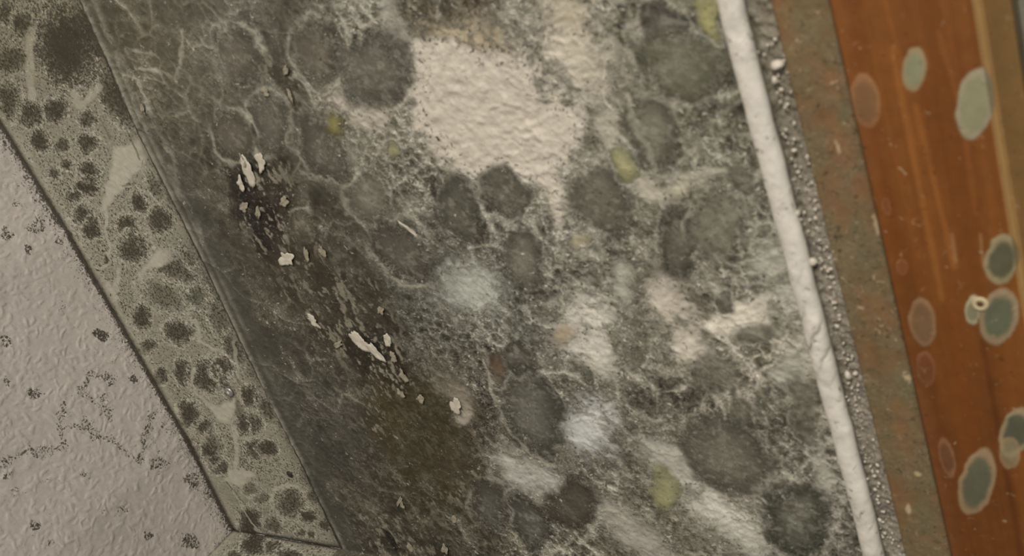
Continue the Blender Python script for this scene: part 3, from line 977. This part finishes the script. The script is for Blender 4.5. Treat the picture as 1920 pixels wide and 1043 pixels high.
def build_bead():
    z0, z1 = z_line(L_BEAD0, -0.002), z_line(L_BEAD1, -0.002)
    zc, hw = (z0 + z1) / 2, (z0 - z1) / 2
    a = np.linspace(-0.15, math.pi + 0.15, 40)
    p = [(-0.0042 * math.sin(t) ** 0.7 if math.sin(t) > 0 else 0.001, zc + hw * math.cos(t)) for t in a]
    X, Y, Z = swept(p, XS_WIN, 0.0005)
    px, py = proj(np.stack([X, Y, Z], -1))
    n1, n2 = fbm(X, Z, 0.01, 4, 501), fbm(X, Z, 0.003, 3, 502)
    low = sstep(420, 640, py)
    # diagonal creases, as in a pulled plastic skin
    ph = (X + (Z - zc) * 1.5 + 0.002 * n1) / 0.0125
    cre = (1 - np.abs((ph % 1.0) * 2 - 1)) ** 5 * np.clip(0.3 + fbm(X, Z, 0.03, 2, 505), 0, 1)
    Y = Y + 0.0008 * cre * low - 0.0003 * n1 - 0.0001 * n2
    Z = Z + 0.0007 * fbm(X, X * 0 + 3, 0.03, 3, 503)
    paint = C(206, 200, 189) * (1 + 0.04 * n1)[..., None]
    paint = mix(paint, C(150, 146, 136), np.clip(0.85 * cre * low + 0.34 * np.clip(n1, 0, 1), 0, 1))
    rim = np.clip(sstep(-0.0012, 0.0, Y), 0, 1)
    paint = mix(paint, C(110, 104, 90), 0.75 * rim)
    sp = np.stack([0 * X, 0.10 + 0.25 * rim + 0.08 * n1, 0 * X + 0.3], -1)
    o = from_quads('trim_3', np.stack([X, Y, Z], -1).reshape(-1, 3), grid_faces(*X.shape, flip=False), {'paint': paint, 'specks': np.clip(sp, 0, 1)}, MAT_BEAD)
    tag(o, 'white sealant strip between the mouldy wall and the window frame', 'sealant', kind='structure')


build_bead()

WINDOW = empty('window_1', (0.8, 0.0, 1.5))
tag(WINDOW, 'wooden window with stained orange-brown sash spotted with mould', 'window', kind='structure')


def child(name, verts, faces, attrs, mat):
    o = from_quads(name, np.asarray(verts) - np.array([0.8, 0.0, 1.5]), faces, attrs, mat, WINDOW)
    return o


def build_joint():
    z0, z1 = z_line(L_BEAD1, 0.001) + 0.0015, z_line(L_FRAME, 0.001) - 0.001
    X, Y, Z = swept([(0.002, z0), (0.0025, (z0 + z1) / 2), (0.0012, z1)], XS_WIN, 0.0005)
    n1, n2 = fbm(X, Z, 0.008, 4, 511), fbm(X, Z, 0.0022, 3, 512)
    c = (z0 - Z) / (z0 - z1)
    paint = C(134, 125, 110) * (1 + 0.14 * n1 + 0.1 * n2)[..., None]
    paint = mix(paint, C(78, 69, 55), 0.75 * sstep(0.42, 0.15, c))
    px, py = proj(np.stack([X, Y, Z], -1))
    paint = mix(paint, C(104, 100, 80), 0.4 * sstep(400, 100, py))
    low = sstep(150, 450, py)
    sp = np.stack([np.clip(0.06 + 0.16 * low + 0.1 * n1, 0, 1), np.clip(0.18 - 0.1 * n1, 0, 1), 0 * X + 1.0], -1)
    Y = Y - 0.0009 * np.clip(n2, -0.4, 1) - 0.0006 * n1
    o = from_quads('trim_4', np.stack([X, Y, Z], -1).reshape(-1, 3), grid_faces(*X.shape), {'paint': paint, 'specks': sp}, MAT_WALL)
    tag(o, 'dirty dark joint between white sealant and wooden frame', 'joint', kind='structure')
    return z0, z1


JZ0, JZ1 = build_joint()


def lump(r, rs, seg=6):
    """an irregular little grain as quads"""
    th = np.linspace(0.001, math.pi - 0.001, 5)
    ph = np.linspace(0, 2 * math.pi, seg + 1)[:-1]
    V = []
    ax = rs.uniform(0.55, 1.3, 3)
    for t in th:
        for p in ph:
            k = rs.uniform(0.75, 1.2)
            V.append([r * k * ax[0] * math.sin(t) * math.cos(p), r * k * ax[1] * math.sin(t) * math.sin(p), r * k * ax[2] * math.cos(t)])
    Fq = []
    for i in range(4):
        for j in range(seg):
            Fq.append([i * seg + j, i * seg + (j + 1) % seg, (i + 1) * seg + (j + 1) % seg, (i + 1) * seg + j])
    return np.array(V), np.array(Fq)


def build_crumbs():
    rs = np.random.RandomState(77)
    V, Fq, n = [], [], 0
    for k in range(200):
        py = 1043 * rs.rand() ** 0.75 - 10
        x0 = np.interp(py, [q[1] for q in L_BEAD1], [q[0] for q in L_BEAD1])
        x1 = np.interp(py, [q[1] for q in L_FRAME], [q[0] for q in L_FRAME])
        f = np.clip(rs.normal(0.55, 0.22), 0.06, 0.98)
        c = at(x0 + (x1 - x0) * f, py, 1, 0.0004)
        r = 0.00045 * rs.uniform(0.5, 1.9)
        v, fq = lump(r, rs)
        a = rs.uniform(0, 3.14)
        v = v @ np.array([[math.cos(a), 0, math.sin(a)], [0, 1, 0], [-math.sin(a), 0, math.cos(a)]])
        V.append(v + c)
        Fq.append(fq + n)
        n += len(v)
    o = from_quads('crumbs', np.concatenate(V), np.concatenate(Fq), None, MAT_CRUMB)
    tag(o, 'pale grit and crumbs caught in the joint beside the white sealant', 'crumbs', kind='stuff')
    spots = [(1457, 122, 9, 'pale plaster crumb at the top of the joint beside the white sealant'), (1524, 492, 7, 'pale crumb in the joint level with the dark curved disc'),
             (1497, 400, 6, 'small pale crumb touching the sealant edge above middle height'), (1590, 705, 8, 'pale crumb in the joint at the sealant creases'),
             (1604, 700, 6, 'smaller crumb lying next to the crumb at the creases'), (1452, 150, 6, 'small crumb under the topmost plaster crumb in the joint')]
    for x, y, r, lab in spots:
        v, fq = lump(r * 0.00022, rs, 10)
        o = from_quads('plaster_crumb', v, fq, None, MAT_CRUMB)
        o.location = at(x, y, 1, -0.0002)
        tag(o, lab, 'crumb', 'plaster crumbs in the joint')


build_crumbs()


def grain(X, Z, seed):
    w = 0.0009 * fbm(X / 6, Z, 0.012, 3, seed)
    a = fbm(X / 26, Z + w, 0.0042, 4, seed + 1, 0.6)
    b = fbm(X / 40, Z + w, 0.0012, 2, seed + 2)
    return a, b


def build_frame():
    z0, z1 = z_line(L_FRAME, Y_FR), z_line(L_SASH, Y_FR)
    X, Y, Z = swept([(0.03, z0), (0.001, z0), (Y_FR + 0.0003, z0 - 0.0004), (Y_FR, z0 - 0.001), (Y_FR, z1 + 0.0008), (Y_FR + 0.0005, z1), (0.03, z1)], XS_WIN, 0.0006)
    a, b = grain(X, Z, 601)
    n1, n2 = fbm(X, Z, 0.016, 4, 604, 0.6), fbm(X, Z, 0.004, 3, 605)
    px, py = proj(np.stack([X, Y, Z], -1))
    qx, qy = px + 6 * n2, py + 10 * n2
    paint = C(116, 86, 56) * (1 + 0.10 * a + 0.05 * b)[..., None]
    grey = np.clip(0.70 + 0.7 * n1, 0, 1) * 0.88
    paint = mix(paint, C(102, 92, 68) * (1 + 0.06 * n2)[..., None], grey)
    for e, col, w in [((1580, 208, 14, 26, -10), (92, 96, 74), 0.7), ((1606, 420, 15, 24, -10), (92, 92, 68), 0.6), ((1630, 486, 20, 26, -10), (86, 84, 64), 0.7), ((1545, 120, 22, 50, -12), (112, 86, 58), 0.6),
                      ((1696, 710, 24, 50, -12), (100, 98, 74), 0.7), ((1735, 960, 20, 50, -12), (98, 96, 70), 0.7), ((1510, 40, 26, 40, 0), (104, 96, 70), 0.6), ((1580, 280, 30, 40, -10), (128, 82, 50), 0.6),
                      ((1565, 150, 20, 26, -10), (132, 84, 50), 0.6), ((1610, 350, 24, 24, 0), (128, 82, 50), 0.5), ((1660, 600, 26, 40, -10), (124, 84, 52), 0.5), ((1690, 800, 20, 60, -12), (126, 92, 62), 0.5),
                      ((1620, 580, 16, 50, -12), (128, 88, 56), 0.5), ((1570, 380, 16, 60, -12), (118, 86, 58), 0.6)]:
        q = ellipse(qx, qy, e)
        paint = mix(paint, C(*col), 0.75 * w * sstep(1.4, 0.3, q))
    for e in [(1641, 420, 5, 22, -12), (1570, 276, 4, 12, -15), (1704, 712, 6, 8, 0), (1705, 958, 5, 14, -15), (1616, 580, 6, 5, 0), (1638, 520, 3, 6, 0), (1722, 890, 7, 5, 0)]:
        paint = mix(paint, C(178, 158, 126), 0.8 * sstep(1.2, 0.6, ellipse(qx, qy, e)))
    sp = np.stack([np.clip(0.06 + 0.08 * n1, 0, 1), np.clip(0.14 + 0.1 * n1, 0, 1), 0 * X + 0.5], -1)
    Y = Y - 0.00025 * n1 - 0.00012 * n2
    child('frame', np.stack([X, Y, Z], -1).reshape(-1, 3), grid_faces(*X.shape), {'paint': paint, 'specks': sp}, MAT_DIRTY)['label'] = 'frame rail dulled by grey-green mould'
    return z1


FZ1 = build_frame()

WOOD_SPOTS = [
    ((1714, 130, 23, 44, 4), (130, 130, 103), (142, 124, 92), 'pale grey-green mould spot topmost on the orange wood'),
    ((1828, 196, 34, 68, 8), (132, 130, 102), (146, 138, 114), 'large pale mould spot against the light edge of the wood, below the topmost'),
    ((1624, 190, 28, 52, -8), (120, 92, 64), (142, 104, 72), 'faded brownish mould spot at the left edge of the wood near the top'),
    ((1878, 488, 32, 48, 14), (82, 82, 64), (140, 128, 98), 'dark mould spot with pale rim just above the small ring'),
    ((1874, 592, 36, 56, 10), (90, 94, 74), (138, 121, 95), 'grey-green mould spot with pale rim just right of the small ring'),
    ((1824, 580, 14, 28, 4), (122, 118, 92), (164, 156, 128), 'narrow pale mould spot left of the small ring'),
    ((1730, 604, 25, 46, -8), (114, 94, 68), (140, 112, 84), 'half-faded mould spot alone in the middle of the wood'),
    ((1736, 690, 18, 34, -8), (108, 66, 40), (124, 82, 56), 'very faint brown mould spot below the half-faded one'),
    ((1832, 903, 33, 64, 16), (86, 88, 70), (140, 118, 90), 'long tilted grey mould spot with pale rim at the lower right'),
    ((1904, 812, 28, 50, 16), (80, 82, 66), (140, 126, 96), 'dark mould spot at the frame edge above the long tilted one'),
    ((1894, 850, 21, 32, 0), (130, 120, 92), (150, 126, 96), 'pale lobe under the dark spot at the lower right'),
    ((1776, 858, 14, 40, -14), (100, 72, 48), (134, 96, 70), 'thin faded mould spot left of the long tilted one'),
    ((1690, 498, 10, 16, -8), (118, 70, 42), (130, 86, 58), 'tiny faded mould spot on the left part of the wood'),
    ((1662, 386, 8, 16, -8), (118, 70, 40), (132, 84, 54), 'tiny faint mould spot above the tiny faded one'),
]


def build_sash():
    z0 = z_line(L_SASH, Y_SA)
    z1, z2 = z_line(L_EDGE0, Y_SA), z_line(L_EDGE1, Y_RE)
    z3 = z_line(L_GASK, Y_RE)
    X, Y, Z = swept([(0.02, z0 + 0.0002), (Y_SA + 0.0008, z0), (Y_SA, z0 - 0.0008), (Y_SA, z1),
                     (Y_RE, z2), (Y_RE + 0.0005, z3), (0.02, z3)], XS_WIN, 0.0005)
    a, b = grain(X, Z, 701)
    n1, n2 = fbm(X, Z, 0.014, 4, 704), fbm(X, Z, 0.004, 3, 705)
    px, py = proj(np.stack([X, Y, Z], -1))
    paint = C(112, 67, 27) * (1 + 0.13 * a + 0.05 * b + 0.04 * n1)[..., None]
    paint = mix(paint, C(86, 46, 18), 0.5 * np.clip(fbm(X / 8, Z, 0.016, 2, 708) + 0.1, 0, 1))
    # pale and dark growth-ring lines along the rail
    for pts, w, col, k in [([(1672, 90), (1700, 230), (1738, 420), (1766, 560)], 7, (158, 102, 50), 0.6), ([(1716, 200), (1748, 330), (1790, 500)], 7, (158, 100, 50), 0.55),
                           ([(1660, 0), (1690, 120)], 5, (150, 92, 44), 0.5), ([(1760, 60), (1800, 200), (1830, 400)], 6, (152, 94, 44), 0.4), ([(1690, 640), (1740, 880), (1765, 1043)], 9, (88, 42, 16), 0.6),
                           ([(1842, 640), (1868, 790), (1900, 960), (1915, 1043)], 6, (70, 34, 14), 0.7), ([(1600, 60), (1640, 260), (1690, 520)], 12, (106, 54, 20), 0.6),
                           ([(1785, 440), (1792, 490)], 4, (156, 122, 84), 0.7), ([(1838, 440), (1844, 500)], 3, (166, 130, 88), 0.7), ([(1778, 540), (1800, 700), (1840, 900)], 10, (118, 62, 24), 0.5)]:
        d = polyline(px, py, pts) + 2 * n1
        paint = mix(paint, C(*col), 0.62 * k * sstep(w * 1.6, 0, d))
    # dull stain creeping from the frame
    paint = mix(paint, C(112, 70, 40), 0.6 * sstep(40, 6, px - np.interp(py, [q[1] for q in L_SASH] + [1043], [q[0] for q in L_SASH] + [1782])) * np.clip(0.3 + n1 + sstep(500, 800, py) * 0.5, 0, 1))
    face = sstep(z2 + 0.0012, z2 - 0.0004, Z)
    worn_highlight = np.exp(-((Z - (z1 + z2) / 2) / (0.5 * (z1 - z2))) ** 2)
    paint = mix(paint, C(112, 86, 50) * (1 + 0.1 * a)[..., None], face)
    paint = mix(paint, C(206, 164, 106) * (1 + 0.08 * n1)[..., None], 0.95 * worn_highlight)  # rubbed varnish plus the chamfer's bright highlight, painted into the colour
    Q = []
    for e, c0, c1, lab in WOOD_SPOTS:
        q = ellipse(px + 1.5 * n2, py + 3 * n2, e) + 0.05 * n1
        k = 0.96 if (c0[0] - c0[2]) < 34 else 0.7
        rim = sstep(0.62, 0.86, q)
        col = mix(C(*c0), C(*c1), rim) * (1 + 0.05 * n1 + 0.05 * n2)[..., None]
        paint = mix(paint, col, k * sstep(1.06, 0.94, q))
        Q.append(q)
    sp = np.stack([np.zeros_like(X), np.clip(0.03 + 0.04 * n1, 0, 1), 0 * X + 0.2], -1)
    at_ = {'paint': paint, 'specks': sp}
    base = np.stack([X, Y - 0.0001 * a, Z], -1)
    child('sash_rail', base.reshape(-1, 3), grid_faces(*X.shape), at_, MAT_WOOD)['label'] = 'orange-brown varnished sash rail with wear and a painted highlight on its lower edge'
    for (e, c0, c1, lab), q in zip(WOOD_SPOTS, Q):
        raised_patch('mould_spot', lab, False, q / 1.05, base, np.array([0, -1.0, 0]), 0.0005, at_, MAT_WOOD, 'mould spots on the window wood', 'mould spot')
    return z3


SZ3 = build_sash()


def torus(name, R0, r0, mat, seg=28, ring=10):
    V = np.array([[(R0 + r0 * math.cos(q)) * math.cos(p), r0 * 0.8 * math.sin(q), (R0 + r0 * math.cos(q)) * math.sin(p)]
                  for p in np.linspace(0, 2 * math.pi, seg, False) for q in np.linspace(0, 2 * math.pi, ring, False)])
    Fq = [[i * ring + j, i * ring + (j + 1) % ring, ((i + 1) % seg) * ring + (j + 1) % ring, ((i + 1) % seg) * ring + j] for i in range(seg) for j in range(ring)]
    return from_quads(name, V, Fq, None, mat)


def dome(name, r, h, mat, parent=None, seg=24, off=0.0):
    rows = [(1.0, 0.0), (0.97, 0.45), (0.8, 0.8), (0.5, 0.96), (0.02, 1.0)]
    V = np.array([[r * a * math.cos(p), -h * b - off, r * a * math.sin(p)] for a, b in rows for p in np.linspace(0, 2 * math.pi, seg, False)])
    Fq = [[i * seg + j, (i + 1) * seg + j, (i + 1) * seg + (j + 1) % seg, i * seg + (j + 1) % seg] for i in range(len(rows) - 1) for j in range(seg)]
    return from_quads(name, V, Fq, None, mat, parent)


MAT_RING = plain('pale_mould_ring', (178, 164, 130), 0.8, 0.15)
MAT_CORE = plain('dark_core', (88, 60, 34), 0.6)
root = empty('ring_mould', at(1838, 570, 1, Y_SA - 0.0004))
tag(root, 'small pale ring-shaped growth with a dark centre among the spots on the wood', 'mould ring')
o = torus('ring', 0.0019, 0.0009, MAT_RING)
o.parent = root
dome('core', 0.0012, 0.0006, MAT_CORE, root)['label'] = 'dark centre'

# gasket, glazing bead, pane, stiles, sill
def rail(name, y0, y1, z0, z1, col, mat, seed):
    X, Y, Z = swept([(0.03, z0), (y0, z0), (y1, z1), (0.03, z1)], axis_points(0.0, 0.36, 0.002, None, WX1), 0.0008)
    n = fbm(X / 12, Z, 0.004, 3, seed)
    paint = C(*col) * (1 + 0.12 * n)[..., None]
    sp = np.stack([0 * X, 0 * X + 0.02, 0 * X + 0.1], -1)
    return child(name, np.stack([X, Y, Z], -1).reshape(-1, 3), grid_faces(*X.shape), {'paint': paint, 'specks': sp}, mat)


rail('gasket', 0.006, 0.007, SZ3, SZ3 - 0.0016, (86, 78, 60), MAT_WOOD, 801)
rail('glazing_bead', 0.0045, 0.009, SZ3 - 0.0016, SZ3 - 0.012, (112, 108, 96), MAT_WOOD, 802)['label'] = 'grey glazing bead'
OFF = np.array([0.8, 0.0, 1.5])


def part_box(name, lo, hi, mat, bevel=0.0008):
    o = solid_box(name, np.array(lo) - OFF, np.array(hi) - OFF, mat, WINDOW, bevel)
    me = o.data
    for k, v in (('paint', C(126, 74, 30)), ('specks', (0, 0.03, 0.2))):
        a = me.attributes.new(k, 'FLOAT_COLOR', 'POINT')
        a.data.foreach_set('color', np.tile(np.array([*v, 1.0], np.float32), len(me.vertices)))
    return o


part_box('pane', (0.035, 0.016, 1.06), (1.64, 0.020, SZ3 - 0.008), MAT_GLASS, 0)
part_box('stile', (0.0, 0.0, 1.0), (0.036, 0.03, FZ1 - 0.012), MAT_WOOD)
part_box('stile', (1.64, 0.0, 1.0), (1.7, 0.03, FZ1 - 0.012), MAT_WOOD)
part_box('sill_rail', (0.036, 0.0, 1.0), (1.64, 0.03, 1.06), MAT_WOOD)

# ------------------------------------------------------------------ small things on the wall
hole = empty('nail_hole', at(543, 890, 1, -0.0004))
tag(hole, 'round dark rusty nail head in the smooth band near the corner', 'nail')
dome('head', 0.0021, 0.0007, MAT_NAIL, hole)
o = torus('rim', 0.0021, 0.0004, MAT_NAIL)
o.parent = hole
pin = empty('wall_pin', at(430, 735, 1, -0.0004))
tag(pin, 'pale shiny pin head in the smooth band beside the ceiling joint', 'pin')
dome('head', 0.0032, 0.0012, MAT_PIN, pin)
dome('tip', 0.0011, 0.0004, MAT_CRUMB, pin, 16, 0.0010)


def flake(px, py, a, b, rot, label, seed, mat=MAT_FLAKE):
    """a curled chip of paper: ragged outline, a little thickness, one side lifted off the wall"""
    rs = np.random.RandomState(seed)
    c = at(px, py, 1, -0.0022)
    du = (at(px + 1, py, 1, -0.0022) - c)
    dv = (at(px, py + 1, 1, -0.0022) - c)
    seg, rows = 40, 4
    tt = np.linspace(0, 2 * math.pi, seg, False)
    rad = 1 + sum(0.34 / h ** 0.55 * rs.uniform(-1, 1) * np.sin(h * tt + rs.uniform(0, 6.3)) for h in (2, 3, 4, 5, 7, 9, 12, 15))
    rad = np.clip(rad, 0.35, 1.5)
    th = math.radians(rot)
    V = []
    for lay in (0, 1):
        for k in range(rows + 1):
            f = max(k / rows, 0.02)
            for j in range(seg):
                t = 2 * math.pi * j / seg
                u, v = a * f * rad[j] * math.cos(t), b * f * rad[j] * math.sin(t)
                p = c + du * (u * math.cos(th) - v * math.sin(th)) + dv * (u * math.sin(th) + v * math.cos(th))
                lift = 0.0001 + 0.0003 * max(0.0, math.cos(t - 0.6)) * f * f + 0.00025 * math.sin(3 * t + seed) * f
                p = p + np.array([0, -1.0, 0]) * (lift + 0.0002 * lay)
                V.append(p)
    n = (rows + 1) * seg
    Fq = []
    for k in range(rows):
        for j in range(seg):
            q = [k * seg + j, k * seg + (j + 1) % seg, (k + 1) * seg + (j + 1) % seg, (k + 1) * seg + j]
            Fq.append(q)
            Fq.append([x + n for x in q[::-1]])
    for j in range(seg):
        x, y = rows * seg + j, rows * seg + (j + 1) % seg
        Fq.append([x, y, y + n, x + n])
    V = np.array(V)
    org = V.mean(0)
    o = from_quads('paper_flake', V - org, Fq, None, mat)
    o.location = org
    tag(o, label, 'paper flake', 'peeling paper flakes on the wall')


FLAKES = [
    (466, 322, 9, 30, -22, 'largest white flake at the top of the upper peeled dark patch'), (489, 304, 7, 20, -8, 'narrow flake right of the largest in the upper peeled patch'),
    (452, 345, 6, 13, -20, 'small flake below the largest in the upper peeled patch'), (455, 302, 5, 12, -20, 'thin flake above the largest in the upper peeled patch'),
    (484, 398, 4, 12, -5, 'thin upright flake in the middle of the upper peeled patch'), (533, 378, 7, 10, 30, 'flake on the right side of the upper peeled patch'),
    (458, 388, 7, 9, 10, 'squarish flake on the left side of the upper peeled patch'), (537, 486, 15, 11, 35, 'broad flake at the foot of the upper peeled patch'),
    (575, 478, 4, 14, -12, 'sliver right of the broad flake at the foot of the upper patch'), (605, 472, 5, 12, -30, 'ragged flake between the two peeled patches'),
    (674, 640, 22, 10, 48, 'largest flake in the lower peeled dark patch'), (704, 660, 24, 6, 50, 'long tail flake below the largest in the lower peeled patch'),
    (727, 638, 7, 12, -25, 'flake to the right of the largest in the lower peeled patch'), (738, 670, 6, 9, -20, 'small flake under the right one in the lower peeled patch'),
    (757, 706, 5, 14, -28, 'slim flake at the lower right end of the peeled patch'), (752, 738, 5, 9, -35, 'leaf-shaped flake above the olive-brown stain'),
    (789, 748, 8, 6, 20, 'small flake beside the olive-brown stain'), (714, 582, 6, 7, 0, 'round flake above the lower peeled patch'),
    (588, 602, 6, 15, -35, 'flake at the upper left of the lower peeled patch'), (634, 646, 9, 5, -30, 'dull flake left of the largest lower flake'),
    (498, 172, 6, 9, -20, 'small flake near the top between two grey discs'), (536, 132, 4, 10, 0, 'tiny flake near the top of the smooth damp half'),
    (545, 180, 3, 14, -20, 'sliver at the upper left of the textured wall'), (855, 762, 9, 16, -15, 'pale rounded flake right of the olive-brown stain'),
    (749, 940, 3, 10, 25, 'thin flake low on the damp half of the wall'), (754, 946, 4, 8, -30, 'flake crossing the thin one low on the damp half'),
    (852, 974, 5, 7, -10, 'small flake at the bottom between dark discs'), (769, 1027, 5, 9, -20, 'curled flake at the very bottom edge of the wall'),
    (834, 1030, 6, 9, -20, 'pale flake at the very bottom right of the curled one'), (268, 204, 3, 11, -25, 'lone small flake close to the band at upper left'),
    (768, 430, 3, 24, -55, 'long thin bright scratch-like flake beside the dark oval disc'),
]
for k, fl in enumerate(FLAKES):
    big = fl[2] * fl[3] > 75 or 'scratch' in fl[5]
    flake(*fl[:5], fl[5], 900 + k, MAT_FLAKE if big else MAT_DULL)
#@@END
